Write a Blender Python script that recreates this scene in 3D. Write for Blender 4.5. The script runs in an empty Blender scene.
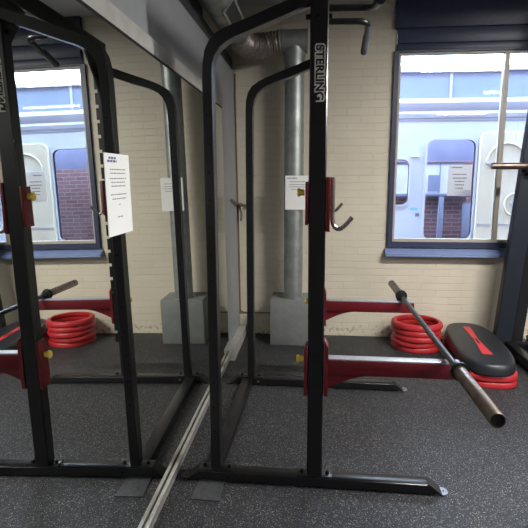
import bpy, bmesh, math, random
from mathutils import Vector, Matrix, Quaternion
random.seed(4)
sc = bpy.context.scene
COL = sc.collection
PI = math.pi
TH = 0.01506            # lean of the mirror from the vertical
YW = 4.363              # far wall
# ------------------------------------------------------------------ materials
def mat(name, col, rough=.5, metal=0., spec=.5, coat=0.):
    m = bpy.data.materials.new(name); m.use_nodes = True
    b = m.node_tree.nodes['Principled BSDF']
    b.inputs['Base Color'].default_value = (*col, 1)
    b.inputs['Roughness'].default_value = rough
    b.inputs['Metallic'].default_value = metal
    b.inputs['Specular IOR Level'].default_value = spec
    if coat: b.inputs['Coat Weight'].default_value = coat
    return m
def N(m, t, **kw):
    n = m.node_tree.nodes.new(t)
    for k, v in kw.items(): setattr(n, k, v)
    return n
def L(m, a, b): m.node_tree.links.new(a, b)
def noisy(name, c1, c2, scale=20, rough=.5, metal=0., bump=.0, spec=.5, detail=4, rr=None):
    """procedural material: two colours mixed by noise, optional bump and roughness spread"""
    m = mat(name, c1, rough, metal, spec); b = m.node_tree.nodes['Principled BSDF']
    tc = N(m, 'ShaderNodeTexCoord'); no = N(m, 'ShaderNodeTexNoise')
    no.inputs['Scale'].default_value = scale; no.inputs['Detail'].default_value = detail
    L(m, tc.outputs['Object'], no.inputs['Vector'])
    mx = N(m, 'ShaderNodeMix', data_type='RGBA')
    mx.inputs['A'].default_value = (*c1, 1); mx.inputs['B'].default_value = (*c2, 1)
    rp = N(m, 'ShaderNodeMapRange'); rp.inputs['From Min'].default_value = .35; rp.inputs['From Max'].default_value = .65
    L(m, no.outputs['Fac'], rp.inputs['Value']); L(m, rp.outputs['Result'], mx.inputs['Factor'])
    L(m, mx.outputs['Result'], b.inputs['Base Color'])
    if rr:
        r2 = N(m, 'ShaderNodeMapRange'); r2.inputs['To Min'].default_value = rr[0]; r2.inputs['To Max'].default_value = rr[1]
        L(m, no.outputs['Fac'], r2.inputs['Value']); L(m, r2.outputs['Result'], b.inputs['Roughness'])
    if bump:
        bp = N(m, 'ShaderNodeBump'); bp.inputs['Strength'].default_value = bump; bp.inputs['Distance'].default_value = .002
        L(m, no.outputs['Fac'], bp.inputs['Height']); L(m, bp.outputs['Normal'], b.inputs['Normal'])
    return m
M = {}
M['black'] = noisy('black_powder_coat', (.0025, .0025, .004), (.004, .004, .006), 300, .33, 0, .06, .75)
M['black_matte'] = mat('black_matte', (.006, .006, .007), .7)
M['bolt'] = mat('bolt_black', (.02, .02, .022), .35, .6)
M['steel_bolt'] = mat('steel_bolt', (.45, .45, .45), .35, .9)
M['red'] = noisy('red_powder_coat', (.105, .006, .011), (.13, .008, .014), 60, .38, 0, .05)
M['red_plastic'] = noisy('red_plastic', (.42, .020, .026), (.36, .016, .021), 12, .42, 0, .05)
M['liner'] = noisy('grey_liner', (.30, .31, .34), (.25, .26, .29), 40, .35, 0, .05)
M['tab'] = mat('tab_steel', (.20, .21, .24), .4, .5)
M['yellow'] = mat('yellow_plastic', (.90, .66, .10), .4)
M['chrome'] = noisy('hook_steel', (.62, .59, .55), (.50, .47, .43), 40, .25, 1.)
M['shaft'] = noisy('bar_shaft_steel', (.075, .075, .08), (.05, .05, .055), 120, .33, .8)
M['sleeve'] = noisy('bar_sleeve_steel', (.21, .160, .130), (.14, .11, .09), 30, .38, .85, 0, .5, 4, (.25, .5))
M['paper'] = mat('white_paper', (.78, .78, .76), .8)
M['ink'] = mat('grey_ink', (.22, .22, .24), .8)
M['ink_blue'] = mat('blue_ink', (.10, .13, .26), .8)
M['navy'] = noisy('navy_frame_paint', (.032, .040, .085), (.040, .048, .095), 30, .4, 0, .05)
M['sill_sky_sheen'] = noisy('sill_sky_sheen', (.17, .23, .42), (.19, .25, .45), 20, .3)  # navy sill lightened to pale blue: sky reflection put into its colour
M['window_trim'] = mat('cream_window_profile', (.42, .38, .31), .45)
M['galv'] = noisy('galvanised_steel', (.40, .42, .41), (.27, .29, .285), 9, .4, .8, 0, .5, 6, (.38, .58))
M['foil'] = noisy('flexible_foil', (.38, .34, .31), (.24, .21, .19), 60, .42, .75, .4)
M['grille'] = mat('vent_grille', (.05, .05, .05), .6)
M['box_grey'] = noisy('grey_plinth_paint', (.155, .165, .16), (.18, .19, .185), 15, .6, 0, .1)
M['wall_plain'] = noisy('pale_grey_board', (.25, .26, .27), (.23, .24, .25), 8, .45, 0, .05)
M['wall_upper'] = noisy('upper_board_grey', (.25, .25, .25), (.22, .22, .22), 5, .55, 0, .05)
M['skirt'] = noisy('pale_skirting', (.38, .37, .34), (.32, .31, .29), 14, .5)
M['alu'] = noisy('aluminium_trim', (.50, .49, .46), (.38, .37, .35), 25, .38, .6)
M['ceil'] = noisy('ceiling_board', (.50, .50, .49), (.44, .44, .43), 6, .8)
M['beam'] = mat('dark_recess', (.035, .035, .04), .6)  # near-black stands in for the shade in the gap above the left wall
M['room'] = noisy('side_room_wall', (.13, .13, .14), (.11, .11, .12), 5, .8)
M['cable'] = mat('ochre_cable', (.20, .13, .05), .5)
M['cleat'] = mat('cleat_metal', (.25, .23, .19), .4, .7)
M['step_black'] = noisy('step_black_rubber', (.010, .012, .016), (.013, .015, .020), 200, .42, 0, .25)
M['step_red'] = mat('step_red_strip', (.50, .03, .04), .5)
M['van_white'] = noisy('van_white_shell', (.335, .405, .53), (.32, .39, .52), 3, .3)
M['van_blue'] = noisy('van_blue_strip', (.15, .215, .33), (.165, .23, .35), 4, .3)
M['van_cream'] = noisy('van_cream_door', (.39, .395, .35), (.38, .385, .34), 3, .45)
M['van_line'] = mat('van_grey_line', (.24, .28, .38), .5)
M['van_seal'] = mat('van_window_seal', (.33, .37, .46), .5)
M['sticker'] = mat('blue_sticker', (.08, .35, .80), .5)
M['sticker_dark'] = mat('grey_sticker', (.10, .11, .16), .5)
M['yard'] = noisy('yard_concrete', (.35, .34, .33), (.25, .25, .24), 6, .9)
M['blind'] = noisy('blue_grey_cladding', (.20, .21, .29), (.24, .25, .33), 4, .7)
M['bright_white'] = mat('white_window_paint', (.9, .9, .92), .5)
M['plate'] = noisy('weight_plate_rubber', (.012, .012, .013), (.02, .02, .02), 80, .5)
def emis(name, col, s):
    m = bpy.data.materials.new(name); m.use_nodes = True; nt = m.node_tree; nt.nodes.clear()
    e = nt.nodes.new('ShaderNodeEmission'); o = nt.nodes.new('ShaderNodeOutputMaterial')
    e.inputs[0].default_value = (*col, 1); e.inputs[1].default_value = s; nt.links.new(e.outputs[0], o.inputs[0]); return m
M['tube'] = emis('fluorescent_tube', (1, .95, .86), 10)
def glass(name, tint, refl=.08, rough=.0):
    m = bpy.data.materials.new(name); m.use_nodes = True; nt = m.node_tree; nt.nodes.clear()
    t = nt.nodes.new('ShaderNodeBsdfTransparent'); t.inputs[0].default_value = (*tint, 1)
    g = nt.nodes.new('ShaderNodeBsdfGlossy'); g.inputs['Roughness'].default_value = rough
    f = nt.nodes.new('ShaderNodeFresnel'); f.inputs[0].default_value = 1.45
    mx = nt.nodes.new('ShaderNodeMixShader'); o = nt.nodes.new('ShaderNodeOutputMaterial')
    nt.links.new(f.outputs[0], mx.inputs[0]); nt.links.new(t.outputs[0], mx.inputs[1]); nt.links.new(g.outputs[0], mx.inputs[2])
    nt.links.new(mx.outputs[0], o.inputs[0]); return m
M['glass'] = glass('window_glass', (.96, .98, 1.))
M['van_glass'] = glass('van_glass', (.84, .84, .94), rough=.02)
m = bpy.data.materials.new('mirror_glass'); m.use_nodes = True
b = m.node_tree.nodes['Principled BSDF']; b.inputs['Base Color'].default_value = (.80, .82, .78, 1); b.inputs['Metallic'].default_value = 1
b.inputs['Roughness'].default_value = .0; M['mirror'] = m

def brick_mat(name, c1, c2, mort, bw, bh, ms, bump, rough=.6, spec=.4, dirt=None):
    m = mat(name, c1, rough, 0, spec); b = m.node_tree.nodes['Principled BSDF']
    g = N(m, 'ShaderNodeNewGeometry'); s = N(m, 'ShaderNodeSeparateXYZ'); c = N(m, 'ShaderNodeCombineXYZ')
    L(m, g.outputs['Position'], s.inputs[0]); L(m, s.outputs[0], c.inputs[0]); L(m, s.outputs[2], c.inputs[1])
    # wobble so the courses are hand-laid rather than ruled
    no = N(m, 'ShaderNodeTexNoise'); no.inputs['Scale'].default_value = 9; no.inputs['Detail'].default_value = 3
    L(m, g.outputs['Position'], no.inputs['Vector'])
    vm = N(m, 'ShaderNodeVectorMath', operation='MULTIPLY_ADD'); vm.inputs[1].default_value = (.006, .006, 0)
    L(m, no.outputs['Color'], vm.inputs[0]); L(m, c.outputs[0], vm.inputs[2])
    br = N(m, 'ShaderNodeTexBrick'); br.offset = .5
    for k, v in dict(Scale=1., **{'Mortar Size': ms, 'Mortar Smooth': .6, 'Bias': 0., 'Brick Width': bw, 'Row Height': bh}).items(): br.inputs[k].default_value = v
    br.inputs['Color1'].default_value = (*c1, 1); br.inputs['Color2'].default_value = (*c2, 1); br.inputs['Mortar'].default_value = (*mort, 1)
    L(m, vm.outputs[0], br.inputs['Vector'])
    n2 = N(m, 'ShaderNodeTexNoise'); n2.inputs['Scale'].default_value = 2.2; n2.inputs['Detail'].default_value = 5
    L(m, g.outputs['Position'], n2.inputs['Vector'])
    hv = N(m, 'ShaderNodeMapRange'); hv.inputs['From Min'].default_value = .3; hv.inputs['From Max'].default_value = .7; hv.inputs['To Min'].default_value = .92; hv.inputs['To Max'].default_value = 1.04
    L(m, n2.outputs['Fac'], hv.inputs['Value'])
    mul = N(m, 'ShaderNodeVectorMath', operation='SCALE'); L(m, br.outputs['Color'], mul.inputs[0]); L(m, hv.outputs[0], mul.inputs['Scale'])
    last = mul.outputs[0]
    if dirt:   # scuffs where feet and mops knock the bottom course
        n3 = N(m, 'ShaderNodeTexNoise'); n3.inputs['Scale'].default_value = 28; n3.inputs['Detail'].default_value = 5
        L(m, g.outputs['Position'], n3.inputs['Vector'])
        z = N(m, 'ShaderNodeMapRange'); z.inputs['From Min'].default_value = .02; z.inputs['From Max'].default_value = .13; z.inputs['To Min'].default_value = 1; z.inputs['To Max'].default_value = 0
        L(m, s.outputs[2], z.inputs['Value'])
        t = N(m, 'ShaderNodeMapRange'); t.inputs['From Min'].default_value = .56; t.inputs['From Max'].default_value = .62
        L(m, n3.outputs['Fac'], t.inputs['Value'])
        q = N(m, 'ShaderNodeMath', operation='MULTIPLY'); L(m, z.outputs[0], q.inputs[0]); L(m, t.outputs[0], q.inputs[1])
        mx = N(m, 'ShaderNodeMix', data_type='RGBA'); L(m, q.outputs[0], mx.inputs['Factor']); L(m, last, mx.inputs['A']); mx.inputs['B'].default_value = (*dirt, 1)
        last = mx.outputs['Result']
    L(m, last, b.inputs['Base Color'])
    ad = N(m, 'ShaderNodeMath', operation='MULTIPLY_ADD'); ad.inputs[1].default_value = .25
    inv = N(m, 'ShaderNodeMath', operation='SUBTRACT'); inv.inputs[0].default_value = 1; L(m, br.outputs['Fac'], inv.inputs[1])
    n4 = N(m, 'ShaderNodeTexNoise'); n4.inputs['Scale'].default_value = 60; L(m, g.outputs['Position'], n4.inputs['Vector'])
    L(m, n4.outputs['Fac'], ad.inputs[0]); L(m, inv.outputs[0], ad.inputs[2])
    bp = N(m, 'ShaderNodeBump'); bp.inputs['Strength'].default_value = bump; bp.inputs['Distance'].default_value = .006
    L(m, ad.outputs[0], bp.inputs['Height']); L(m, bp.outputs['Normal'], b.inputs['Normal'])
    return m
M['wall'] = brick_mat('painted_cream_brick', (.615, .562, .458), (.60, .547, .443), (.59, .537, .433), .222, .0605, .0040, .5, .5, .4, (.30, .23, .15))
M['redbrick'] = brick_mat('red_brick', (.28, .14, .13), (.36, .20, .18), (.45, .38, .36), .22, .065, .008, .5, .9)

def floor_mat():
    m = mat('speckled_rubber_floor', (.02, .02, .022), .58, 0, .42); b = m.node_tree.nodes['Principled BSDF']
    g = N(m, 'ShaderNodeNewGeometry')
    def specks(scale, thr, rad, seed):
        mp = N(m, 'ShaderNodeMapping'); mp.inputs['Location'].default_value = (seed, seed * .7, 0); L(m, g.outputs['Position'], mp.inputs[0])
        v = N(m, 'ShaderNodeTexVoronoi', voronoi_dimensions='2D'); v.inputs['Scale'].default_value = scale; L(m, mp.outputs[0], v.inputs['Vector'])
        sp = N(m, 'ShaderNodeSeparateColor'); L(m, v.outputs['Color'], sp.inputs[0])
        a = N(m, 'ShaderNodeMath', operation='LESS_THAN'); a.inputs[1].default_value = thr; L(m, sp.outputs[0], a.inputs[0])
        d = N(m, 'ShaderNodeMath', operation='LESS_THAN'); d.inputs[1].default_value = rad; L(m, v.outputs['Distance'], d.inputs[0])
        q = N(m, 'ShaderNodeMath', operation='MULTIPLY'); L(m, a.outputs[0], q.inputs[0]); L(m, d.outputs[0], q.inputs[1]); return q, sp
    no = N(m, 'ShaderNodeTexNoise'); no.inputs['Scale'].default_value = 2; no.inputs['Detail'].default_value = 6; L(m, g.outputs['Position'], no.inputs['Vector'])
    base = N(m, 'ShaderNodeMix', data_type='RGBA'); base.inputs['A'].default_value = (.0065, .0072, .0105, 1); base.inputs['B'].default_value = (.0105, .0118, .0165, 1)
    L(m, no.outputs['Fac'], base.inputs['Factor'])
    last = base.outputs['Result']
    for sc_, th, rd, sd, col in ((230, .09, .40, 1.3, (.22, .21, .195)), (300, .12, .42, 5.1, (.13, .13, .135)), (150, .030, .30, 8.7, (.34, .32, .27))):
        q, sp = specks(sc_, th, rd, sd)
        mx = N(m, 'ShaderNodeMix', data_type='RGBA'); L(m, q.outputs[0], mx.inputs['Factor']); L(m, last, mx.inputs['A']); mx.inputs['B'].default_value = (*col, 1); last = mx.outputs['Result']
    # seams between the rubber rolls, running away along Y every metre
    s = N(m, 'ShaderNodeSeparateXYZ'); L(m, g.outputs['Position'], s.inputs[0])
    a = N(m, 'ShaderNodeMath', operation='SUBTRACT'); L(m, s.outputs[0], a.inputs[0]); a.inputs[1].default_value = 1.1 - 50
    fr = N(m, 'ShaderNodeMath', operation='FRACT'); L(m, a.outputs[0], fr.inputs[0])
    lt = N(m, 'ShaderNodeMath', operation='LESS_THAN'); L(m, fr.outputs[0], lt.inputs[0]); lt.inputs[1].default_value = .0035
    mx = N(m, 'ShaderNodeMix', data_type='RGBA'); L(m, lt.outputs[0], mx.inputs['Factor']); L(m, last, mx.inputs['A']); mx.inputs['B'].default_value = (.008, .008, .009, 1)
    L(m, mx.outputs['Result'], b.inputs['Base Color'])
    n5 = N(m, 'ShaderNodeTexNoise'); n5.inputs['Scale'].default_value = 260; L(m, g.outputs['Position'], n5.inputs['Vector'])
    bp = N(m, 'ShaderNodeBump'); bp.inputs['Strength'].default_value = .45; bp.inputs['Distance'].default_value = .002
    L(m, n5.outputs['Fac'], bp.inputs['Height']); L(m, bp.outputs['Normal'], b.inputs['Normal'])
    return m
M['floor'] = floor_mat()

# ------------------------------------------------------------------ builders
def thing(name, label, cat, loc=(0, 0, 0), rotz=0., group=None):
    o = bpy.data.objects.new(name, None); COL.objects.link(o); o.empty_display_size = .1
    o.location = loc; o.rotation_euler = (0, 0, rotz); o['label'] = label; o['category'] = cat
    if group: o['group'] = group
    return o
def tag(o, label, cat, group=None):
    o['label'] = label; o['category'] = cat
    if group: o['group'] = group
    return o
def root_matrix(o):
    mm = Matrix.Identity(4)
    while o is not None:
        mm = (Matrix.Translation(o.location) @ o.rotation_euler.to_matrix().to_4x4()) @ mm; o = o.parent
    return mm
def obj(name, bm, m, parent=None, local=False, smooth=True, loc=None):
    """link bm as one mesh object; its verts are world coordinates unless local"""
    if not local and parent is not None: bm.transform(root_matrix(parent).inverted())
    if loc is not None: bm.transform(Matrix.Translation(-Vector(loc)))
    bmesh.ops.recalc_face_normals(bm, faces=bm.faces)
    me = bpy.data.meshes.new(name); bm.to_mesh(me); bm.free(); me.materials.append(m)
    if smooth:
        for p in me.polygons: p.use_smooth = True
        try: me.set_sharp_from_angle(angle=math.radians(38))
        except Exception: pass
    o = bpy.data.objects.new(name, me); COL.objects.link(o)
    if parent is not None: o.parent = parent
    if loc is not None: o.location = loc
    return o
def B(): return bmesh.new()
def add_box(bm, x0, x1, y0, y1, z0, z1, bev=0., seg=2):
    t = B(); bmesh.ops.create_cube(t, size=1)
    for v in t.verts: v.co = Vector(((x0 + x1) / 2 + v.co.x * (x1 - x0), (y0 + y1) / 2 + v.co.y * (y1 - y0), (z0 + z1) / 2 + v.co.z * (z1 - z0)))
    if bev: bmesh.ops.bevel(t, geom=t.edges[:] + t.verts[:], offset=bev, segments=seg, affect='EDGES', profile=.5)
    merge(bm, t); return bm
def merge(bm, t):
    me = bpy.data.meshes.new('tmp'); t.to_mesh(me); t.free(); bm.from_mesh(me); bpy.data.meshes.remove(me)
def box(name, ext, m, parent=None, bev=0., local=False, **k):
    return obj(name, add_box(B(), *ext, bev), m, parent, local, **k)
def add_prism(bm, pts, a, b_, axis='y', bev=0.):
    """outline pts in the plane across axis, from a to b_ along it"""
    t = B()
    def P(p, d):
        return {'y': (p[0], d, p[1]), 'x': (d, p[0], p[1]), 'z': (p[0], p[1], d)}[axis]
    v0 = [t.verts.new(P(p, a)) for p in pts]; v1 = [t.verts.new(P(p, b_)) for p in pts]
    n = len(pts); t.faces.new(v0); t.faces.new(v1[::-1])
    for i in range(n): t.faces.new((v0[i], v1[i], v1[(i + 1) % n], v0[(i + 1) % n]))
    bmesh.ops.recalc_face_normals(t, faces=t.faces)
    if bev: bmesh.ops.bevel(t, geom=t.edges[:], offset=bev, segments=1, affect='EDGES')
    merge(bm, t); return bm
def add_cyl(bm, p, q, r, seg=24, r2=None, bev=0.):
    p, q = Vector(p), Vector(q); d = q - p
    t = B(); bmesh.ops.create_cone(t, cap_ends=True, segments=seg, radius1=r, radius2=r if r2 is None else r2, depth=d.length)
    if bev:
        es = [e for e in t.edges if abs(abs(e.verts[0].co.z) - d.length / 2) < 1e-6 and abs(e.verts[0].co.z - e.verts[1].co.z) < 1e-6]
        bmesh.ops.bevel(t, geom=es, offset=bev, segments=2, affect='EDGES')
    t.transform(Matrix.Translation((p + q) / 2) @ Vector((0, 0, 1)).rotation_difference(d).to_matrix().to_4x4())
    merge(bm, t); return bm
def smooth_path(pts, n=8):
    """Catmull-Rom through the points"""
    P = [Vector(p) for p in pts]; P = [2 * P[0] - P[1]] + P + [2 * P[-1] - P[-2]]; out = []
    for i in range(1, len(P) - 2):
        for k in range(n):
            t = k / n; a, b_, c, d = P[i - 1:i + 3]
            out.append(.5 * ((2 * b_) + (c - a) * t + (2 * a - 5 * b_ + 4 * c - d) * t * t + (3 * b_ - a - 3 * c + d) * t ** 3))
    out.append(P[-2]); return out
def add_sweep(bm, path, prof, radf=None, up0=(0, 1, 0), caps=True):
    """profile prof [(u,v)] swept along path; u follows the transported side vector"""
    P = [Vector(p) for p in path]; n = len(P); rings = []
    up = Vector(up0)
    for i in range(n):
        t = (P[min(i + 1, n - 1)] - P[max(i - 1, 0)]).normalized()
        up = (up - t * up.dot(t)).normalized(); s = t.cross(up).normalized()
        k = radf(i / (n - 1)) if radf else 1.
        rings.append([bm.verts.new(P[i] + (s * a + up * b_) * k) for a, b_ in prof])
    m_ = len(prof)
    for i in range(n - 1):
        for j in range(m_):
            bm.faces.new((rings[i][j], rings[i][(j + 1) % m_], rings[i + 1][(j + 1) % m_], rings[i + 1][j]))
    if caps: bm.faces.new(rings[0][::-1]); bm.faces.new(rings[-1])
    return bm
def circ(r, n=16): return [(r * math.cos(2 * PI * k / n), r * math.sin(2 * PI * k / n)) for k in range(n)]
def rrect(w, h, r, n=3):
    out = []
    for cx, cy, a0 in ((w / 2 - r, h / 2 - r, 0), (-w / 2 + r, h / 2 - r, 90), (-w / 2 + r, -h / 2 + r, 180), (w / 2 - r, -h / 2 + r, 270)):
        for k in range(n + 1):
            a = math.radians(a0 + 90 * k / n); out.append((cx + r * math.cos(a), cy + r * math.sin(a)))
    return out
def panel_holes(bm, outer, holes, a, b_):
    """flat panel in XZ with holes, thickness a..b_ along Y"""
    t = B(); es = []
    for loop in [outer] + holes:
        vs = [t.verts.new((p[0], a, p[1])) for p in loop]
        es += [t.edges.new((vs[i], vs[(i + 1) % len(vs)])) for i in range(len(vs))]
    r = bmesh.ops.triangle_fill(t, use_beauty=True, use_dissolve=False, edges=es)
    fs = [f for f in r['geom'] if isinstance(f, bmesh.types.BMFace)]
    ex = bmesh.ops.extrude_face_region(t, geom=fs)
    bmesh.ops.translate(t, vec=(0, b_ - a, 0), verts=[v for v in ex['geom'] if isinstance(v, bmesh.types.BMVert)])
    bmesh.ops.recalc_face_normals(t, faces=t.faces); merge(bm, t); return bm
def rr_at(x0, x1, z0, z1, r, n=5):
    cx, cz = (x0 + x1) / 2, (z0 + z1) / 2
    return [(cx + p[0], cz + p[1]) for p in rrect(x1 - x0, z1 - z0, r, n)]
def struct(name, bm, m, **k):
    o = obj(name, bm, m, None, smooth=False, **k); o['kind'] = 'structure'; return o
def sbox(name, ext, m): return struct(name, add_box(B(), *ext), m)
def mirx(z, off=0.): return -z * math.tan(TH) + off

# ------------------------------------------------------------------ room
RX, BY, CZ = 6.2, -4.2, 2.735
sbox('floor', (-.4, RX + .2, BY - .2, YW + .02, -.12, 0), M['floor'])
WX0, WX1, WZ0, WZ1 = 1.262, 4.6, .80, 2.70
bm = B(); panel_holes(bm, [(-.35, -.12), (RX + .2, -.12), (RX + .2, 3.6), (-.35, 3.6)], [[(WX0, WZ0), (WX1, WZ0), (WX1, WZ1), (WX0, WZ1)]], YW, YW + .12)
struct('wall_far', bm, M['wall'])
bm = B(); panel_holes(bm, [(-3, -.3), (9, -.3), (9, 3.7), (-3, 3.7)], [[(WX0, WZ0), (WX1, WZ0), (WX1, WZ1), (WX0, WZ1)]], YW + .125, YW + .24)
struct('wall_far_outside', bm, M['redbrick'])
sbox('ceiling', (-.4, RX + .2, BY - .2, YW, CZ, CZ + .12), M['ceil'])
sbox('wall_right', (RX, RX + .15, BY, YW, 0, CZ), M['room'])
sbox('wall_back', (-.4, RX, BY - .15, BY, 0, CZ), M['room'])
# left wall: lower board (leans with the mirror), shallow ledge, upper board, dark strip on top coloured as the shaded gap below the duct
def lean_slab(bm, y0, y1, z0, z1, off_front, thick):
    add_prism(bm, [(mirx(z0, off_front), z0), (mirx(z1, off_front), z1), (-.40, z1), (-.40, z0)], y0, y1, 'y')
bm = B(); lean_slab(bm, BY, YW, 0, 2.235, -.017, .1)
struct('wall_left', bm, M['wall_plain'])
sbox('trim_1', (-.33, -.060, BY, YW - .01, 2.235, 2.33), M['beam'])
sbox('wall_left_upper', (-.36, -.30, BY, YW, 2.33, CZ), M['beam'])
bm = B(); add_box(bm, -.05, .040, 3.66, YW - .002, 0, .085); struct('baseboard_left', bm, M['skirt'])
bm = B(); add_box(bm, 1.42, 1.75, -3, 4.0, CZ - .03, CZ); struct('trim_2', bm, M['beam'])

# mirror: glass, bottom profile, top strip
MY0, MY1 = -1.2, 3.64
mr = thing('wall_mirror', 'large gym mirror leaning on the left wall with an aluminium foot profile', 'mirror', (0, (MY0 + MY1) / 2, 0))
bm = B(); add_prism(bm, [(mirx(.05), .05), (mirx(1.862), 1.862), (mirx(1.862, -.006), 1.862), (mirx(.05, -.006), .05)], MY0, MY1, 'y')
obj('glass', bm, M['mirror'], mr, smooth=False)
bm = B()
pr = [(-.030, 0), (-.018, 0), (-.014, .018), (-.0155, .022), (-.010, .046), (-.0085, .050), (-.004, .078), (.0035, .112), (-.001, .115), (-.012, .115)]
pr = [(x + .016, z * .75) for x, z in pr]
add_prism(bm, pr, MY0, MY1, 'y'); obj('bottom_profile', bm, M['alu'], mr, smooth=False)
bm = B(); add_prism(bm, [(mirx(1.862, .004), 1.862), (mirx(1.925, .004), 1.925), (mirx(1.925, -.016), 1.925), (mirx(1.862, -.016), 1.862)], MY0, MY1, 'y')
obj('top_strip', bm, M['skirt'], mr, smooth=False)
bm = B(); add_prism(bm, [(mirx(1.856, .0015), 1.856), (mirx(1.862, .006), 1.862), (mirx(1.862, -.004), 1.862), (mirx(1.856, -.004), 1.856)], MY0, MY1, 'y')
obj('edge_seal', bm, M['black_matte'], mr, smooth=False)

# ------------------------------------------------------------------ sheets of paper
def text_bars(bm, rows, w0, h, put, seed=1):
    """rows: (v, width) -> dashes like unreadable print; put maps (u, v) to 3D corner"""
    rnd = random.Random(seed)
    for v, wd in rows:
        u = -wd / 2
        while u < wd / 2 - .004:
            l = min(rnd.uniform(.007, .022), wd / 2 - u)
            vs = [bm.verts.new(put(a, b_)) for a, b_ in ((u, v), (u + l, v), (u + l, v + h), (u, v + h))]
            bm.faces.new(vs); u += l + .0035
# sheet on the mirror
def mp(y, z, d=.0012): return (mirx(z, d), y, z)
bm = B(); ys, zs = (1.536, 1.748), (1.195, 1.457)
add_prism(bm, [(mirx(zs[0], .0002), zs[0]), (mirx(zs[0], .0012), zs[0]), (mirx(zs[1], .0012), zs[1]), (mirx(zs[1], .0002), zs[1])], ys[0], ys[1], 'y')
mpaper = obj('paper_notice', bm, M['paper'], None, smooth=False, loc=(-.018, 1.64, 1.195)); tag(mpaper, 'large white paper notice taped on the mirror glass', 'paper')
bm = B(); text_bars(bm, [(1.405, .13), (1.393, .13), (1.376, .14), (1.364, .12), (1.352, .12), (1.325, .14), (1.311, .12), (1.292, .012), (1.252, .05)], 0, .0035, lambda u, v: mp(1.64 + u, v, .0016), 3)
obj('printed_text', bm, M['ink'], mpaper, smooth=False)
bm = B(); text_bars(bm, [(1.439, .06), (1.429, .085)], 0, .007, lambda u, v: mp(1.60 + u, v, .0016), 5)
obj('printed_heading', bm, M['ink_blue'], mpaper, smooth=False)

# ------------------------------------------------------------------ ventilation duct, plinth, small notice
DX, DY, DR = .459, 4.165, .078
vd = thing('ventilation_duct', 'galvanised round duct standing on the grey plinth and bending along the left wall top', 'duct', (DX, DY, .381))
bm = B(); add_cyl(bm, (DX, DY, .381), (DX, DY, 2.40), DR, 40)
for z in (.75, 1.12, 1.49, 1.86, 2.21): add_cyl(bm, (DX, DY, z), (DX, DY, z + .008), DR + .0022, 40)
obj('riser_pipe', bm, M['galv'], vd)
bm = B(); add_cyl(bm, (.35, DY, 2.41), (.560, DY, 2.41), .088, 40)
for x in (.365, .548): add_cyl(bm, (x, DY, 2.41), (x + .009, DY, 2.41), .0935, 40)
add_cyl(bm, (DX, DY, 2.26), (DX, DY, 2.33), DR + .003, 40, .088)
obj('tee_piece', bm, M['galv'], vd)
pth = smooth_path([(.05, 3.84, 2.395), (.055, 3.93, 2.385), (.09, 4.04, 2.37), (.17, 4.125, 2.37), (.27, 4.163, 2.395), (.365, 4.166, 2.41)], 30)
bm = B(); nr = len(pth)
add_sweep(bm, pth, circ(.091, 28), lambda t: 1 + .055 * math.sin(t * 2 * PI * 17) + .02 * math.sin(t * 61), (0, 0, 1))
obj('flexible_hose', bm, M['foil'], vd)
bm = B(); add_cyl(bm, (.045, -1.0, 2.41), (.045, 3.87, 2.41), .092, 40)
for k in range(26): add_cyl(bm, (.045, -.9 + k * .185, 2.41), (.045, -.9 + k * .185 + .006, 2.41), .0938, 40)
main = obj('main_pipe', bm, M['galv'], vd)
bm = B(); rot = Matrix.Translation((.045, 0, 2.41)) @ Matrix.Rotation(math.radians(38), 4, 'Y')
for e in ((.088, .10, 3.08, 3.54, -.055, -.040), (.088, .10, 3.08, 3.54, .040, .055), (.088, .10, 3.08, 3.10, -.04, .04), (.088, .10, 3.52, 3.54, -.04, .04)): add_box(bm, *e)
bm.transform(rot); obj('vent_frame', bm, M['galv'], main)
bm = B(); add_box(bm, .080, .096, 3.10, 3.52, -.040, .040)
for k in range(20): add_box(bm, .0955, .099, 3.11 + k * .0205, 3.116 + k * .0205, -.039, .039)
bm.transform(rot); obj('vent_grille', bm, M['grille'], main)

box('duct_plinth', (.277, .640, 4.056, YW - .002, 0, .381), M['box_grey'], None, .003, loc=(.455, 4.2, 0))
tag(bpy.data.objects['duct_plinth'], 'grey boxed plinth on the floor under the round duct', 'plinth')
np_ = box('paper_notice', (.395, .580, 4.0835, 4.0855, 1.122, 1.390), M['paper'], None, 0, smooth=False, loc=(.49, 4.085, 1.12))
tag(np_, 'small white paper notice stuck to the galvanised duct', 'paper')
bm = B(); text_bars(bm, [(1.34, .12), (1.318, .13), (1.30, .13), (1.28, .10)], 0, .005, lambda u, v: (.49 + u, 4.083, v), 8); obj('printed_text', bm, M['ink'], np_, smooth=False)
bm = B(); text_bars(bm, [(1.366, .08)], 0, .008, lambda u, v: (.45 + u, 4.083, v), 9); obj('printed_heading', bm, M['ink'], np_, smooth=False)

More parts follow.
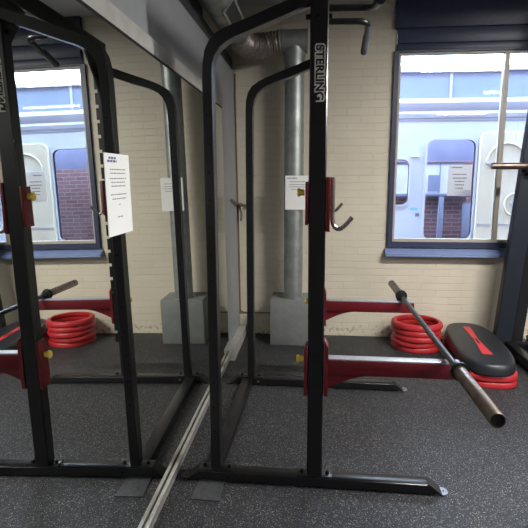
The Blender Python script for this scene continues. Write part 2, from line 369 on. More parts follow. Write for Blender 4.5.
# cable and cleat in the corner
bm = B(); add_sweep(bm, smooth_path([(-.038, YW - .008, 2.22), (-.034, YW - .008, 1.7), (-.026, YW - .008, 1.15), (-.018, YW - .008, .6), (-.014, YW - .008, .24), (-.004, YW - .008, .205), (.03, YW - .008, .195), (.272, YW - .008, .195)], 6), circ(.005, 8), None, (0, 1, 0))
tag(obj('wall_cable', bm, M['cable'], None, loc=(-.02, YW - .008, .2)), 'thin ochre cable running down the far wall corner beside the mirror', 'cable')
cl = thing('wall_cleat', 'small metal rope cleat with splayed prongs in the far corner', 'cleat', (-.005, YW, 1.13))
bm = B(); add_cyl(bm, (.0, YW - .001, 1.145), (.0, YW - .035, 1.145), .018, 16, None, .003); obj('boss', bm, M['cleat'], cl)
for pts in ([(.0, YW - .03, 1.145), (-.010, YW - .20, 1.172), (-.022, YW - .38, 1.206)], [(.0, YW - .03, 1.145), (.05, YW - .045, 1.14), (.10, YW - .05, 1.152)], [(.0, YW - .03, 1.145), (.010, YW - .045, 1.08), (.004, YW - .04, 1.01)]):
    bm = B(); add_sweep(bm, smooth_path(pts, 6), circ(.010, 10), lambda t: 1.15 - .35 * t, (0, 1, 0)); obj('prong', bm, M['cleat'], cl)

# ------------------------------------------------------------------ window in the far wall
wn = bpy.data.objects.new('window_1', None); COL.objects.link(wn); wn.location = (2.9, YW, .8); wn['kind'] = 'structure'
GX0, GX1, GZ0, GZ1 = 1.301, 4.56, .862, 2.336
bm = B(); panel_holes(bm, [(1.243, .795), (4.62, .795), (4.62, 2.36), (1.243, 2.36)], [[(GX0 - .020, GZ0 - .022), (GX1, GZ0 - .022), (GX1, 2.35), (GX0 - .020, 2.35)]], YW - .028, YW + .10)
obj('window_frame', bm, M['navy'], wn, smooth=False)
bm = B(); add_box(bm, 1.243, 4.62, YW - .050, YW + .10, 2.527, CZ - .003, .002); obj('shutter_box', bm, M['navy'], wn)
bm = B(); add_box(bm, 1.268, 4.60, YW - .034, YW + .10, 2.415, 2.525, .002); add_box(bm, 1.262, 4.60, YW - .026, YW + .10, 2.36, 2.413, .002); obj('head_board', bm, M['navy'], wn)
bm = B(); add_box(bm, 1.226, 4.64, YW - .085, YW + .02, .722, .734, .002)
add_prism(bm, [(YW - .085, .734), (YW - .085, .744), (YW + .02, .795), (YW + .02, .734)], 1.226, 4.64, 'x'); obj('window_sill', bm, M['sill_sky_sheen'], wn, smooth=False)
MU = [2.118, 3.05, 3.95]
holes = []; xs = [GX0] + MU + [GX1]
for i in range(4):
    a = xs[i] + (.0 if i == 0 else .017); c = xs[i + 1] - (.017 if i < 3 else .02)
    holes.append([(a, GZ0), (c, GZ0), (c, GZ1), (a, GZ1)])
bm = B(); panel_holes(bm, [(GX0 - .020, GZ0 - .022), (GX1, GZ0 - .022), (GX1, 2.35), (GX0 - .020, 2.35)], holes, YW - .005, YW + .06)
obj('window_profile', bm, M['window_trim'], wn, smooth=False)
for hh in holes:
    bm = B(); add_box(bm, hh[0][0], hh[1][0], YW + .030, YW + .034, GZ0, GZ1); obj('window_pane', bm, M['glass'], wn, smooth=False)
wpm = bpy.data.materials.new('window_paper'); wpm.use_nodes = True; nt = wpm.node_tree; nt.nodes.clear()
d_ = nt.nodes.new('ShaderNodeBsdfDiffuse'); d_.inputs[0].default_value = (.85, .88, .92, 1); t_ = nt.nodes.new('ShaderNodeBsdfTranslucent'); t_.inputs[0].default_value = (.85, .88, .92, 1)
x_ = nt.nodes.new('ShaderNodeMixShader'); x_.inputs[0].default_value = .5; o_ = nt.nodes.new('ShaderNodeOutputMaterial')
nt.links.new(d_.outputs[0], x_.inputs[1]); nt.links.new(t_.outputs[0], x_.inputs[2]); nt.links.new(x_.outputs[0], o_.inputs[0])
wp = box('paper_notice', (1.722, 1.912, YW + .0275, YW + .0290, 1.222, 1.476), wpm, None, 0, smooth=False, loc=(1.817, YW + .028, 1.22))
tag(wp, 'paper notice taped on the window pane in front of the caravan', 'paper')
bm = B(); text_bars(bm, [(1.392, .115), (1.362, .11), (1.335, .075), (1.307, .075), (1.280, .06)], 0, .009, lambda u, v: (1.817 + u, YW + .0270, v), 12); obj('printed_text', bm, M['ink'], wp, smooth=False)
bm = B(); text_bars(bm, [(1.448, .085)], 0, .010, lambda u, v: (1.79 + u, YW + .0270, v), 14); obj('printed_heading', bm, M['ink'], wp, smooth=False)

# ------------------------------------------------------------------ squat rack (local frame: x forward from the rear upright, y depth, z up)
rk = thing('squat_rack', 'black tubular steel squat rack with lettered upright standing beside the mirror', 'squat rack', (.214, 2.1055, 0), -.0169)
PW = .067
FY = 1.106
def lb(name, ext, m=None, parent=rk, bev=.003): return box(name, ext, m or M['black'], parent, bev, local=True)
def near_face_dots(xc, zs, y, parent, r=.0052):
    o0 = None
    for z in zs:
        if o0 is None: o0 = o = obj('adjustment_hole', add_cyl(B(), (0, -.0012, 0), (0, .001, 0), r, 12), M['black_matte'], parent, True)
        else: o = o0.copy(); COL.objects.link(o)
        o.location = (xc, y, z)
for side, y0 in ((0, 0.), (1, FY)):
    y1 = y0 + PW; sgn = 1 if side == 0 else -1
    # base rail with slanted ends
    bm = B(); add_prism(bm, [(-.098, .050), (.924, .050), (.985, .006), (-.160, .006)], y0, y1, 'y', .003)
    br_ = obj('base_rail', bm, M['black'], rk, True)
    for sx, x in ((1, .924), (-1, -.098)):
        e = .985 if sx > 0 else -.160
        bm = B(); add_prism(bm, [(x - sx * .002, .053), (x + sx * .003, .053), (e + sx * .004, .004), (e - sx * .004, .004)], y0 - .001, y1 + .001, 'y'); obj('end_cap', bm, M['black_matte'], br_, True)
        bm = B()
        xo = e + sx * .029; pts = [(e - sx * .03, y0 + .004), (xo - sx * .014, y0 + .004), (xo, y0 + .020), (xo, y1 - .020), (xo - sx * .014, y1 - .004), (e - sx * .03, y1 - .004)]
        add_prism(bm, pts, 0, .006, 'z'); f = obj('floor_tab', bm, M['tab'] if sx > 0 else M['black'], br_, True)
        bm = B(); add_cyl(bm, (xo - sx * .018, (y0 + y1) / 2, .0055), (xo - sx * .018, (y0 + y1) / 2, .0068), .005, 12); obj('screw_hole', bm, M['black_matte'], f, True)
    # foot plates and bolts on the rail
    for xc, w in ((-.0225, .082), (.4265, .079)):
        fp = lb('foot_plate', (xc - w, xc + w, y0 + .002, y1 - .002, .050, .057), None, rk, .001)
        for s in (-1, 1):
            bm = B(); add_cyl(bm, (xc + s * .057, (y0 + y1) / 2, .057), (xc + s * .057, (y0 + y1) / 2, .066), .009, 6, None, .001); add_cyl(bm, (xc + s * .057, (y0 + y1) / 2, .066), (xc + s * .057, (y0 + y1) / 2, .071), .005, 10)
            obj('bolt', bm, M['bolt'], fp, True)
    for x in (-.078, .035): obj('side_bolt', add_cyl(B(), (x, y0 - .004, .03), (x, y0 + .002, .03), .006, 10), M['steel_bolt'] if side else M['bolt'], br_, True)
    # rear upright bending over into the sloping top tube
    if side == 0:
        outer = [(-.0445, .057), (-.0445, 1.0), (-.046, 1.45), (-.047, 1.65), (-.0475, 1.76), (-.045, 1.83), (-.036, 1.88), (-.018, 1.917), (.010, 1.945), (.045, 1.963), (.090, 1.979), (.150, 2.000), (.220, 2.027), (.400, 2.092)]
        inner = [(.392, 2.040), (.300, 2.006), (.215, 1.974), (.140, 1.946), (.090, 1.929), (.055, 1.912), (.026, 1.890), (.006, 1.862), (-.003, 1.830), (-.006, 1.79), (-.006, 1.65), (-.004, 1.0), (-.002, .057)]
    else:
        outer = [(-.0375, .057), (-.0375, 1.0), (-.038, 1.60), (-.037, 1.78), (-.034, 1.84), (-.022, 1.889), (.004, 1.927), (.05, 1.957), (.10, 1.979), (.152, 1.998), (.263, 2.039), (.405, 2.094)]
        inner = [(.405, 2.040), (.300, 1.998), (.225, 1.971), (.155, 1.949), (.100, 1.929), (.062, 1.907), (.036, 1.880), (.018, 1.842), (.010, 1.80), (.007, 1.74), (.006, 1.0), (.006, .057)]
    bm = B(); add_prism(bm, outer + inner, y0 + .002, y1 - .002, 'y', .0025)
    ru = obj('rear_upright', bm, M['black'], rk, True)
    near_face_dots(-.025 if side == 0 else -.016, [.25 + .115 * k for k in range(13)], y0 + .002, ru)
    # front upright
    if side == 0:
        bm = B(); add_prism(bm, [(.392, .057), (.459, .057), (.4585, .7), (.456, 1.38), (.4555, 2.14), (.384, 2.14), (.3845, 1.38), (.3895, .7)], y0, y1, 'y', .005)
        fu = obj('front_upright', bm, M['black'], rk, True)
    else:
        fu = lb('front_upright', (.392, .446, y0 + .008, y1, .057, 2.14), None, rk, .005)
    # laser-cut notched strip on the inner face
    ya, yb = (y1, y1 + .006) if side == 0 else (y0 + .002, y0 + .008)
    xe = .455 if side == 0 else .464
    pts = [(.40, .30), (xe, .30)]; z = .36
    while z < 1.95:
        pts += [(xe, z), (xe - .018, z), (xe - .018, z + .020), (xe, z + .020)]; z += .092
    pts += [(xe, 2.1), (.40, 2.1)]
    bm = B(); add_prism(bm, pts, ya, yb, 'y'); obj('notched_strip', bm, M['black'], fu, True, smooth=False)
    if side == 0:
        bm = B(); add_cyl(bm, (.412, y0 - .005, 1.990), (.412, y0 + .001, 1.990), .0095, 6, None, .001); obj('bolt', bm, M['bolt'], fu, True)
    for xa, xb in ((.366, .386), (.455, .468)):
        bm = B(); add_cyl(bm, (xa, (y0 + y1) / 2, 1.998 + .03 * side), (xb, (y0 + y1) / 2, 1.998 + .03 * side), .0105, 8); obj('bolt', bm, M['bolt'], fu, True)
lb('cross_member', (-.072, -.006, PW, FY, .004, .052))
lb('pull_up_crossbar', (.392, .452, 0, FY + PW, 2.14, 2.225))
for y0, y1 in ((PW, PW + .20), (FY, FY - .20)):
    bm = B(); add_prism(bm, [(y0, 2.14), (y1, 2.14), (y0, 1.91)], .418, .430, 'x'); obj('gusset', bm, M['black'], rk, True)
for side in (0, 1):   # pull-up handles reach forward, then turn outwards
    s = -1 if side == 0 else 1; yc = (.5 if side == 0 else .712)
    pts = smooth_path([(.45, yc, 2.168), (.54, yc, 2.166), (.62, yc + s * .002, 2.163), (.652, yc + s * .02, 2.158), (.662, yc + s * .06, 2.148), (.665, yc + s * .20, 2.118), (.665, yc + s * .34, 2.092)], 8)
    bm = B(); add_sweep(bm, pts, circ(.016, 16), None, (0, 0, 1)); h = obj('pull_up_handle', bm, M['black'], rk, True)
    a, b_ = Vector((.6647, yc + s * .17, 2.1315)), Vector((.665, yc + s * .345, 2.090))
    bm = B(); add_cyl(bm, a, b_, .0185, 18, None, .003); obj('grip', bm, M['step_black'], h, True)
# rubber/steel foot under the rear corner
bm = B(); add_prism(bm, [(-.106, -.142), (.024, -.142), (.014, 0.01), (-.100, 0.01)], 0, .005, 'z'); obj('anchor_plate', bm, noisy('worn_steel_plate', (.07, .073, .08), (.045, .047, .05), 40, .45, .3), rk, True)

# lettering on the near upright
def text_mesh(s, size, off, ext):
    cu = bpy.data.curves.new('lettering', 'FONT'); cu.body = s; cu.size = size; cu.offset = off; cu.extrude = ext; cu.align_x = 'CENTER'; cu.align_y = 'CENTER'
    to = bpy.data.objects.new('lettering', cu); COL.objects.link(to); bpy.context.view_layer.update()
    dg = bpy.context.evaluated_depsgraph_get(); me = bpy.data.meshes.new_from_object(to.evaluated_get(dg))
    bpy.data.objects.remove(to); bm = B(); bm.from_mesh(me); bpy.data.meshes.remove(me); return bm
fu = [o for o in rk.children if o.name.startswith('front_upright')][0]
white = mat('logo_white', (.80, .78, .72), .5)
def place_text(parts, off, ext, y, m, name):
    bm = B()
    for s, size, u in parts:
        t = text_mesh(s, size, off, ext); xs_ = [v.co.x for v in t.verts]; w = max(xs_) - min(xs_); t.transform(Matrix.Translation((u, 0, 0)))
        merge(bm, t)
    R = Matrix(((0, 1, 0, 0), (0, 0, -1, 0), (-1, 0, 0, 0), (0, 0, 0, 1)))
    bm.transform(Matrix.Translation((.4220, y, 1.7815)) @ R @ Matrix.Scale(.218 / LEN, 4, (1, 0, 0)) @ Matrix.Scale(1., 4, (0, 1, 0)))
    return obj(name, bm, m, fu, True, smooth=False)
t = text_mesh('STERLING', .0435, 0, 0); xs_ = [v.co.x for v in t.verts]; LEN = max(xs_) - min(xs_) + .012; t.free()
PARTS = [('STERLING', .0435, 0)]
place_text(PARTS, .0061, .0004, -.0006, white, 'logo_outline')
place_text(PARTS, .0013, .0004, -.0016, M['black_matte'], 'logo_lettering')

# ------------------------------------------------------------------ hooks and spotter arms (rack-local coordinates, separate things)
RM = Matrix.Translation((.214, 2.1055, 0)) @ Matrix.Rotation(-.0169, 4, 'Z')
def rack_thing(name, label, cat, x, y, z, group):
    p = RM @ Vector((x, y, z)); return thing(name, label, cat, p, -.0169, group)
def jhook(y0, label):
    t = rack_thing('bar_hook', label, 'hook', .43, y0 + .033, 1.19, 'bar hooks on the front uprights')
    O = Vector((.43, y0 + .033, 1.19))
    def ob(n, bm, m, par=None): bm.transform(Matrix.Translation(-O)); return obj(n, bm, m, par or t, True)
    ob('rear_plate', add_box(B(), .372, .3845, y0 - .002, y0 + PW + .002, 1.186, 1.362, .002), M['red'])
    ob('front_plate', add_box(B(), .4572, .4735, y0 - .002, y0 + PW + .002, 1.158, 1.381, .002), M['red'])
    kb = B(); add_cyl(kb, (.368, y0 + .034, 1.318), (.356, y0 + .034, 1.318), .008, 14); add_cyl(kb, (.367, y0 + .034, 1.318), (.352, y0 + .034, 1.318), .013, 20); add_cyl(kb, (.353, y0 + .034, 1.318), (.338, y0 + .034, 1.318), .0185, 24, None, .004)
    ob('knob', kb, M['yellow'])
    pts = smooth_path([(.484, y0 + .034, 1.380), (.484, y0 + .034, 1.26), (.485, y0 + .034, 1.205), (.493, y0 + .034, 1.178), (.511, y0 + .034, 1.167), (.532, y0 + .034, 1.178), (.566, y0 + .034, 1.216)], 8)
    ob('steel_hook', add_sweep(B(), pts, circ(.0095, 16), None, (0, 1, 0)), M['chrome'])
    return t
def arm(y0, ztop, label):
    t = rack_thing('spotter_arm', label, 'spotter arm', .43, y0 + .033, ztop - .17, 'spotter arms on the rack')
    O = Vector((.43, y0 + .033, ztop - .17))
    def ob(n, bm, m, par=None): bm.transform(Matrix.Translation(-O)); return obj(n, bm, m, par or t, True)
    ob('rear_plate', add_prism(B(), [(.374, ztop - .17), (.3885, ztop - .17), (.3885, ztop + .055), (.382, ztop + .055), (.374, ztop + .040)], y0 - .003, y0 + PW + .003, 'y', .0015), M['red'])
    ob('front_plate', add_prism(B(), [(.4605, ztop - .17), (.478, ztop - .17), (.478, ztop + .05), (.466, ztop + .075), (.4605, ztop + .075)], y0 - .003, y0 + PW + .003, 'y', .0015), M['red'])
    ob('beam', add_box(B(), .478, 1.030, y0 + .002, y0 + PW - .002, ztop - .072, ztop - .006, .003), M['red'])
    ob('top_liner', add_box(B(), .480, 1.030, y0 + .004, y0 + PW - .012, ztop - .006, ztop, .001), M['liner'])
    cur = [(.478, ztop - .066)] + [(.478 + .21 * k / 8, ztop - .130 + .060 * (k / 8) ** .75) for k in range(9)]
    pts = [(.478, ztop - .072), (.478, ztop - .135)] + [(.478 + .20 * k / 8, ztop - .135 + .063 * math.sin(k / 8 * PI / 2)) for k in range(1, 9)]
    ob('gusset', add_prism(B(), pts, y0 + .012, y0 + PW - .012, 'y'), M['red'])
    kb = B(); add_cyl(kb, (.370, y0 + .034, ztop - .015), (.358, y0 + .034, ztop - .015), .008, 14); add_cyl(kb, (.369, y0 + .034, ztop - .015), (.354, y0 + .034, ztop - .015), .013, 20); add_cyl(kb, (.355, y0 + .034, ztop - .015), (.340, y0 + .034, ztop - .015), .0185, 24, None, .004)
    ob('knob', kb, M['yellow'])
    return t
jhook(0., 'steel bar hook on red bracket on the near lettered upright')
jhook(FY, 'steel bar hook on red bracket on the far upright, mostly hidden behind the near one')
arm(0., .611, 'red spotter arm with yellow knob on the near upright, carrying the near bar sleeve')
arm(FY, .599, 'red spotter arm on the far upright, in front of the stacked red rings')

# ------------------------------------------------------------------ barbell on the spotter arms
P0 = Vector((1.190, 1.514, .645)); P1 = Vector((1.197, 3.714, .611)); D = (P1 - P0).normalized()
def bp(s): return P0 + D * s
bb = thing('barbell', 'steel barbell lying across the two red spotter arms', 'barbell', P0 + D * 1.1)
obj('shaft', add_cyl(B(), bp(.42), bp(1.78), .0140, 24), M['shaft'], bb)
for s, a, c in ((1, 0, .415), (-1, 2.2, 1.785)):
    bm = B()
    t = B(); bmesh.ops.create_cone(t, cap_ends=False, segments=32, radius1=.025, radius2=.025, depth=1); t.free()
    # hollow-ended sleeve as a swept lathe
    prof = [(0.0, .0), (0.012, .0), (0.012, .0205), (0.0, .0215), (0.0, .0238), (0.002, .025), (.415, .025), (.415, .0)]
    q = Vector((0, 1, 0)).rotation_difference(D * s)
    rings = []
    for u, r in prof:
        if r == 0: rings.append([bm.verts.new(bp(a) + q @ Vector((0, u, 0)))])
        else: rings.append([bm.verts.new(bp(a) + q @ Vector((r * math.cos(2 * PI * k / 32), u, r * math.sin(2 * PI * k / 32)))) for k in range(32)])
    for i in range(1, len(rings) - 1):
        if len(rings[i]) == 1 and len(rings[i + 1]) == 1: continue
        for k in range(32):
            A, Bq = rings[i], rings[i + 1]
            if len(A) == 1: bm.faces.new((A[0], Bq[(k + 1) % 32], Bq[k]))
            elif len(Bq) == 1: bm.faces.new((A[k], A[(k + 1) % 32], Bq[0]))
            else: bm.faces.new((A[k], A[(k + 1) % 32], Bq[(k + 1) % 32], Bq[k]))
    sl = obj('sleeve', bm, M['sleeve'], bb)
    bm = B(); add_cyl(bm, bp(a + s * .0095), bp(a + s * .0125), .0206, 32); obj('end_cap', bm, M['black_matte'], sl)
    bm = B(); add_cyl(bm, bp(c - s * .004), bp(c + s * .012), .037, 32, None, .003); add_cyl(bm, bp(c + s * .010), bp(c + s * .045), .028, 32, None, .004); add_cyl(bm, bp(c + s * .044), bp(c + s * .075), .019, 32, None, .003)
    obj('collar', bm, M['shaft'], bb)

# ------------------------------------------------------------------ riser rings and aerobic step
def oval(cx, cy, a, b_, n=48, ang=0., p=2.):
    out = []
    for k in range(n):
        t = 2 * PI * k / n; c, s = math.cos(t), math.sin(t)
        x = a * math.copysign(abs(c) ** (2 / p), c); y = b_ * math.copysign(abs(s) ** (2 / p), s)
        out.append((cx + x * math.cos(ang) - y * math.sin(ang), cy + x * math.sin(ang) + y * math.cos(ang)))
    return out
def ring_mesh(rf, h, t=.045, n=64):
    """oval ring; rf(theta, inset) -> (x, y); slightly flared foot and rolled lip"""
    bm = B(); prof = [(.006, 0.), (-.001, .003), (-.002, .008), (.001, h - .014), (.004, h - .010), (.012, h - .003), (.020, h), (t - .016, h), (t - .008, h - .004), (t - .004, h * .5), (t - .010, .004), (t - .014, 0)]
    rings = [[bm.verts.new((*rf(2 * PI * k / n, i), z)) for k in range(n)] for i, z in prof]
    m_ = len(rings)
    for i in range(m_):
        A, C = rings[i], rings[(i + 1) % m_]
        for k in range(n): bm.faces.new((A[k], A[(k + 1) % n], C[(k + 1) % n], C[k]))
    return bm
RCX, RCY, RR = 1.476, 4.13, .203
names = ['lowest', 'second from the floor', 'middle', 'second from the top', 'topmost']
ring0 = None
for k in range(5):
    h = .0425
    lab = 'red round riser ring, %s of the stack of five below the window' % names[k]
    if ring0 is None:
        bm = ring_mesh(lambda th, i: ((RR - i) * math.cos(th), (RR - i * 1.0) * .95 * math.sin(th)), h + .002)
        o = ring0 = obj('riser_ring', bm, M['red_plastic'], None)
    else:
        o = ring0.copy(); COL.objects.link(o)
    o.location = (RCX + (.006, -.004, .003, -.005, .0)[k], RCY + (0, .004, -.003, .003, 0)[k], .001 + k * (h + .0022)); o.rotation_euler = (0, 0, k * .7)
    tag(o, lab, 'riser ring', 'stack of red riser rings')
# step: long axis along s
SC = Vector((1.854, 3.797, 0)); SA = math.radians(86.2)
def to_step(bm, z=0): bm.transform(Matrix.Translation((SC.x, SC.y, z)) @ Matrix.Rotation(SA, 4, 'Z')); return bm
def stadium(th, a, b_, p=3.4):
    c, s = math.cos(th), math.sin(th); r = (abs(c / a) ** p + abs(s / b_) ** p) ** (-1 / p); return (r * c, r * s)
ri = 0
for ex, cx in (('near', -.345), ('far', .345)):
    for k in range(2):
        bm = ring_mesh(lambda th, i: tuple(map(sum, zip(stadium(th, .160 - i, .176 - i, 2.5), (cx, 0)))), .046, .05)
        to_step(bm, .001 + k * .0472)
        o = obj('step_riser', bm, M['red_plastic'], None, loc=(SC.x + cx * .06, SC.y + cx, 0.001 + k * .0472))
        tag(o, 'red plastic riser under the %s end of the black step, %s of two' % (ex, ('lower', 'upper')[k]), 'step riser', 'risers under the aerobic step')
st = thing('aerobic_step', 'black aerobic step with red strip on red risers below the window', 'aerobic step', (SC.x, SC.y, .096), SA)
bm = B(); n = 72
prof = [(0., .0), (.0, .010), (.007, .038), (.013, .056), (.022, .066), (.036, .071), (.060, .072)]
def sr(th, i):
    return stadium(th, .520 - i, .196 - i * .8, 2.9)
rings = [[bm.verts.new((*sr(2 * PI * k / n, i), z)) for k in range(n)] for i, z in prof]
# wavy bottom edge: the skirt rises between the two ends
for k, v in enumerate(rings[0]):
    x = abs(v.co.x); v.co.z = .0 + (.020 if x < .22 else 0)
for i in range(len(rings) - 1):
    for k in range(n): bm.faces.new((rings[i][k], rings[i][(k + 1) % n], rings[i + 1][(k + 1) % n], rings[i + 1][k]))
bm.faces.new(rings[-1]); bm.faces.new(rings[0][::-1])
obj('platform', bm, M['step_black'], st, True)
bm = B(); add_prism(bm, [(-.30, -.034), (-.30, .034), (.02, .016), (.36, .028), (.36, -.028), (.02, -.016)], .0715, .0735, 'z'); sv = obj('red_strip', bm, M['step_red'], st, True, smooth=False)
bm = B(); add_box(bm, -.07, .05, -.006, .006, .0734, .0742); obj('strip_marking', bm, M['black_matte'], sv, True)

# ------------------------------------------------------------------ second rack at the right edge
r2 = thing('power_rack', 'dark grey leaning upright of another rack at the right edge below the window', 'squat rack', (2.2, 4.1, 0))
lean = .0746
def ux(z): return 2.0745 + lean * (z - .085)
bm = B(); add_prism(bm, [(ux(.085), .085), (ux(.085) + .133, .085), (ux(2.6) + .133, 2.6), (ux(2.6), 2.6)], 4.06, 4.13, 'y', .003)
up = obj('upright', bm, noisy('graphite_powder_coat', (.009, .012, .020), (.012, .015, .024), 200, .5, 0, 0, .3), r2)
bm = B(); add_prism(bm, [(ux(.085) + .134, .085), (ux(.085) + .218, .085), (ux(2.6) + .218, 2.6), (ux(2.6) + .134, 2.6)], 4.07, 4.16, 'y', .003); obj('side_channel', bm, M['black'], r2)
for k in range(10):
    z = .33 + k * .22; x = ux(z) + .026
    obj('adjustment_hole', add_cyl(B(), (x, 4.057, z), (x, 4.062, z), .015, 14), M['black_matte'], up)
bm = B(); add_box(bm, 2.155, 2.225, 2.4, 4.055, .020, .085, .003); obj('base_rail', bm, M['black'], r2)
bm = B(); add_box(bm, 2.06, 2.34, 3.98, 4.22, .001, .019, .002); obj('foot_plate', bm, M['black'], r2)
bm = B(); add_box(bm, 2.06, 2.34, 4.06, 4.16, .020, .084, .002); obj('shoe', bm, M['black'], r2)
bm = B(); add_box(bm, 2.36, 2.42, 2.4, 4.15, .001, .060, .003); obj('outer_rail', bm, M['black'], r2)
bm = B(); add_box(bm, 2.345, 3.30, 4.08, 4.14, .062, .12, .003); obj('cross_rail', bm, M['black'], r2)
hk = B(); add_box(hk, 2.20, 2.27, 4.00, 4.059, 1.405, 1.430, .002); add_box(hk, 2.20, 2.27, 3.985, 3.993, 1.405, 1.47, .002); obj('bar_rest', hk, M['black'], r2)
b2 = thing('barbell', 'barbell sleeve racked on the leaning upright at the right edge', 'barbell', (2.6, 4.03, 1.457))
obj('sleeve', add_cyl(B(), (1.945, 4.030, 1.457), (2.36, 4.030, 1.457), .0255, 24, None, .003), M['sleeve'], b2)
obj('collar', add_cyl(B(), (2.36, 4.030, 1.457), (2.38, 4.030, 1.457), .036, 24, None, .003), M['shaft'], b2)
obj('shaft', add_cyl(B(), (2.38, 4.030, 1.457), (3.45, 4.030, 1.457), .014, 20), M['shaft'], b2)
bm = B(); add_box(bm, 3.30, 3.38, 4.06, 4.14, 0.0, 2.6, .003); fu2 = obj('upright', bm, M['black'], r2)
bm = B(); add_box(bm, 3.30, 3.38, 4.0, 4.059, 1.412, 1.442, .002); obj('bar_rest', bm, M['black'], r2)

wpz = thing('weight_plate', 'black rubber weight plate lying flat on the floor at the bottom right corner', 'weight plate', (1.690, 1.815, 0))
bm = B(); add_cyl(bm, (1.690, 1.815, .0), (1.690, 1.815, .045), .225, 64, None, .006); obj('disc', bm, M['plate'], wpz)
bm = B(); add_cyl(bm, (1.690, 1.815, .045), (1.690, 1.815, .049), .035, 32); obj('hub', bm, M['steel_bolt'], wpz)

# ------------------------------------------------------------------ outside: caravan, yard, brick building
sbox('ground_outside', (-6, 14, YW + .24, 16, -.35, -.25), M['yard'])
CY = 5.71
cv = thing('caravan', 'white caravan with rounded windows and cream door parked outside the window', 'caravan', (2.5, 6.6, -.25))
win = [rr_at(.75, 1.640, 1.075, 1.560, .07), rr_at(1.822, 2.322, .70, 1.762, .075), rr_at(3.05, 4.0, 1.0, 1.76, .08)]
bm = B(); panel_holes(bm, [(-2.5, .05), (6.5, .05), (6.5, 2.02), (-2.5, 2.02)], win, CY, CY + .05)
add_box(bm, -2.5, -2.44, CY, 7.9, .05, 2.5); add_box(bm, 6.44, 6.5, CY, 7.9, .05, 2.5)
body = obj('body', bm, M['van_white'], cv, smooth=False)
bm = B(); panel_holes(bm, [(-2.5, .05), (6.5, .05), (6.5, 2.5), (-2.5, 2.5)], [[(1.6, .3), (4.4, .3), (4.4, 1.95), (1.6, 1.95)]], 7.85, 7.9); obj('far_side', bm, M['van_white'], cv, smooth=False)
bm = B(); add_box(bm, -2.5, 6.5, CY - .01, CY + .03, 1.965, 1.99); add_box(bm, -2.5, 6.5, CY - .014, CY + .03, 2.055, 2.068); obj('trim_line', bm, M['van_line'], cv)
# bulging cove below the blue strip
pts = [(CY + .05, 1.99), (CY - .018, 1.99), (CY - .03, 2.03), (CY - .018, 2.06), (CY - .045, 2.10), (CY - .055, 2.14), (CY - .035, 2.18), (CY + .05, 2.20)]
bm = B(); add_prism(bm, pts, -2.5, 6.5, 'x'); obj('cove', bm, M['van_white'], cv)
bm = B(); add_box(bm, -2.5, 6.5, CY, CY + .04, 2.19, 2.455); obj('upper_panel', bm, M['van_blue'], cv)
bm = B()
for x in (.55, 2.03, 3.5, 4.95): obj('panel_divider', add_box(B(), x - .012, x + .012, CY - .012, CY + .01, 2.19, 2.455), M['van_white'], cv)
bm = B(); add_prism(bm, [(CY - .03, 2.455), (CY - .03, 2.50), (CY + .02, 2.535), (CY + 1.1, 2.60), (7.9, 2.53), (7.9, 2.45), (CY + .05, 2.45)], -2.5, 6.5, 'x'); obj('roof', bm, M['van_white'], cv)
s0 = None
for k in range(20):
    if s0 is None: s0 = o = obj('roof_screw', add_cyl(B(), (0, CY - .031, 2.478), (0, CY - .034, 2.478), .006, 8), M['van_line'], cv)
    else: o = s0.copy(); COL.objects.link(o)
    o.location.x += .22 * (k - 9)
for k, (hh, gx) in enumerate(zip(win, ((.75, 1.64, 1.075, 1.56, .07), (1.822, 2.322, .70, 1.762, .075), (3.05, 4.0, 1.0, 1.76, .08)))):
    x0, x1, z0, z1, r = gx
    bm = B(); panel_holes(bm, rr_at(x0 - .022, x1 + .022, z0 - .022, z1 + .022, r + .02), [rr_at(x0, x1, z0, z1, r)], CY - .014, CY + .02); fr = obj('window_seal', bm, M['van_seal'], cv)
    bm = B(); add_prism(bm, rr_at(x0 - .01, x1 + .01, z0 - .01, z1 + .01, r), CY + .004, CY + .009, 'y'); obj('window_pane', bm, M['van_glass'], fr)
dr_ = B(); add_prism(dr_, rr_at(2.352, 2.905, .35, 1.840, .085), CY - .045, CY, 'y', .008); door = obj('door', dr_, M['van_cream'], cv)
bm = B(); pts = []
for k in range(25):
    a = PI * k / 24; pts.append((2.628 + .195 * math.cos(a), 1.52 + .20 * math.sin(a)))
arch = [(x, CY - .048, z) for x, z in pts]
add_sweep(bm, arch, circ(.011, 8), None, (0, 1, 0)); obj('arch_moulding', bm, M['van_cream'], door)
bm = B(); add_box(bm, 2.43, 2.835, CY - .065, CY - .045, 1.505, 1.520, .003)
for k in range(6): add_box(bm, 2.46 + k * .06, 2.49 + k * .06, CY - .07, CY - .045, 1.49, 1.505, .002)
obj('door_rail', bm, M['van_line'], door)
bm = B(); add_sweep(bm, [(2.74 + .10 * math.cos(2 * PI * k / 40), CY - .048, 1.085 + .115 * math.sin(2 * PI * k / 40)) for k in range(41)], circ(.012, 8), None, (0, 1, 0), False); obj('round_moulding', bm, M['van_cream'], door)
bm = B(); add_box(bm, 2.70, 2.78, CY - .062, CY - .045, 1.065, 1.105, .006); obj('door_catch', bm, M['van_line'], door)
bm = B(); add_box(bm, 2.36, 2.90, CY - .052, CY - .044, .868, .880); obj('door_groove', bm, M['van_line'], door)
bm = B(); obj('sticker', add_box(bm, 1.675, 1.712, CY - .003, CY, 1.020, 1.045), M['sticker'], cv); obj('sticker', add_box(B(), 1.718, 1.748, CY - .003, CY, 1.020, 1.045), M['sticker'], cv)
bm = B(); add_box(bm, 1.728, 1.770, CY - .003, CY, .950, .985); obj('small_badge', bm, M['sticker_dark'], cv)
bm = B(); add_box(bm, 1.66, 1.735, CY - .020, CY, 1.592, 1.600, .002); obj('drip_rail', bm, M['bright_white'], cv)
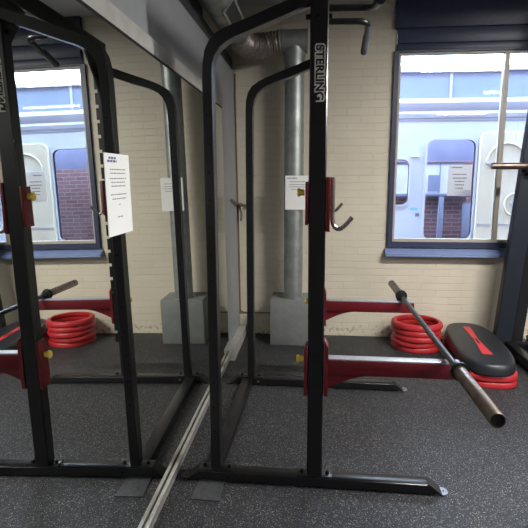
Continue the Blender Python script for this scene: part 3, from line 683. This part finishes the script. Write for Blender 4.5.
bm = B(); obj('wheel', add_cyl(bm, (-.5, 6.2, .02), (-.5, 6.4, .02), .27, 32), M['plate'], cv); obj('wheel', add_cyl(B(), (4.6, 6.2, .02), (4.6, 6.4, .02), .27, 32), M['plate'], cv)

bd = thing('brick_building', 'red brick building with pale window seen through the caravan window', 'building', (3, 8.7, -.25))
bm = B(); panel_holes(bm, [(-1, -.25), (9, -.25), (9, 1.62), (-1, 1.62)], [[(1.9, 1.11), (3.02, 1.11), (3.02, 1.60), (1.9, 1.60)]], 8.5, 8.8); obj('brick_wall', bm, M['redbrick'], bd, smooth=False)
bm = B(); add_box(bm, -1, 9, 8.5, 8.8, 1.62, 3.0); obj('upper_cladding', bm, M['blind'], bd)
bm = B(); add_box(bm, 1.9, 3.02, 8.52, 8.56, 1.11, 1.60); wf = obj('window', bm, M['bright_white'], bd)
bm = B(); add_box(bm, 2.62, 2.64, 8.50, 8.53, 1.11, 1.60); add_box(bm, 2.45, 2.62, 8.505, 8.53, 1.14, 1.40); obj('glazing_bar', bm, M['van_seal'], wf)
bm = B(); add_box(bm, 1.85, 3.05, 8.44, 8.5, 1.06, 1.11, .004); obj('sill', bm, M['van_seal'], bd)
bm = B(); add_box(bm, 2.62, 2.70, 8.44, 8.5, -.25, 1.06, .004); add_box(bm, 3.0, 3.14, 8.46, 8.5, .1, .95, .004); obj('downpipe', bm, M['van_seal'], bd)

# ------------------------------------------------------------------ lamps
def lamp(x, y, lx, ly, label, power, col=(1, .97, .93)):
    t = thing('ceiling_lamp', label, 'lamp', (x, y, CZ), 0, 'fluorescent ceiling lamps')
    bm = B(); add_box(bm, x - lx / 2 - .03, x + lx / 2 + .03, y - ly / 2 - .03, y + ly / 2 + .03, CZ - .05, CZ - .001, .004); obj('housing', bm, M['bright_white'], t)
    bm = B()
    if lx > ly: add_cyl(bm, (x - lx / 2, y, CZ - .068), (x + lx / 2, y, CZ - .068), .014, 16)
    else: add_cyl(bm, (x, y - ly / 2, CZ - .068), (x, y + ly / 2, CZ - .068), .014, 16)
    obj('tube', bm, M['tube'], t)
    ld = bpy.data.lights.new('lamp_light', 'AREA'); ld.shape = 'RECTANGLE'; ld.size = lx; ld.size_y = max(ly, .06); ld.energy = power; ld.color = col
    lo = bpy.data.objects.new('lamp_light', ld); COL.objects.link(lo); lo.parent = t; lo.location = (0, 0, -.09)
lamp(3.72, .28, 1.0, .06, 'fluorescent ceiling lamp nearest the window end', 36)
lamp(3.65, -2.4, 1.0, .06, 'fluorescent ceiling lamp behind the camera', 30)
lamp(2.5, 2.1, 1.2, .06, 'fluorescent ceiling lamp above the front of the rack', 85)
lamp(5.2, 1.0, 1.0, .06, 'fluorescent ceiling lamp by the right wall', 55)

# ------------------------------------------------------------------ sky
w = bpy.data.worlds.new('sky'); sc.world = w; w.use_nodes = True
bg = w.node_tree.nodes['Background']; bg.inputs[0].default_value = (.72, .85, 1.0, 1); bg.inputs[1].default_value = 16.0
# daylight through the window (portal-sized soft light is left to the sky itself)
po = bpy.data.lights.new('window_portal', 'AREA'); po.shape = 'RECTANGLE'; po.size = 3.3; po.size_y = 1.6
po.cycles.is_portal = True
pl = bpy.data.objects.new('window_portal', po); COL.objects.link(pl); pl.location = (2.93, YW + .15, 1.6); pl.rotation_euler = (math.radians(-90), 0, 0)

# ------------------------------------------------------------------ camera
f, pitch, yaw, roll = 509.0018, .170027, .0966903, -.0025157
cx_, ch = .619908, 1.382838
fw = Vector((-math.sin(yaw) * math.cos(pitch), math.cos(yaw) * math.cos(pitch), -math.sin(pitch)))
rt = Vector((math.cos(yaw), math.sin(yaw), 0)); upv = rt.cross(fw)
r_2 = rt * math.cos(roll) + upv * math.sin(roll); u_2 = upv * math.cos(roll) - rt * math.sin(roll)
cam = bpy.data.cameras.new('camera'); cam.sensor_width = 36; cam.sensor_fit = 'HORIZONTAL'; cam.lens = f / 528 * 36; cam.clip_start = .02
co = bpy.data.objects.new('camera', cam); COL.objects.link(co)
co.matrix_world = Matrix(((r_2.x, u_2.x, -fw.x, cx_), (r_2.y, u_2.y, -fw.y, 0), (r_2.z, u_2.z, -fw.z, ch), (0, 0, 0, 1)))
sc.camera = co
sc.view_settings.view_transform = 'Standard'; sc.view_settings.look = 'None'; sc.view_settings.gamma = 1; sc.view_settings.exposure = 0.75
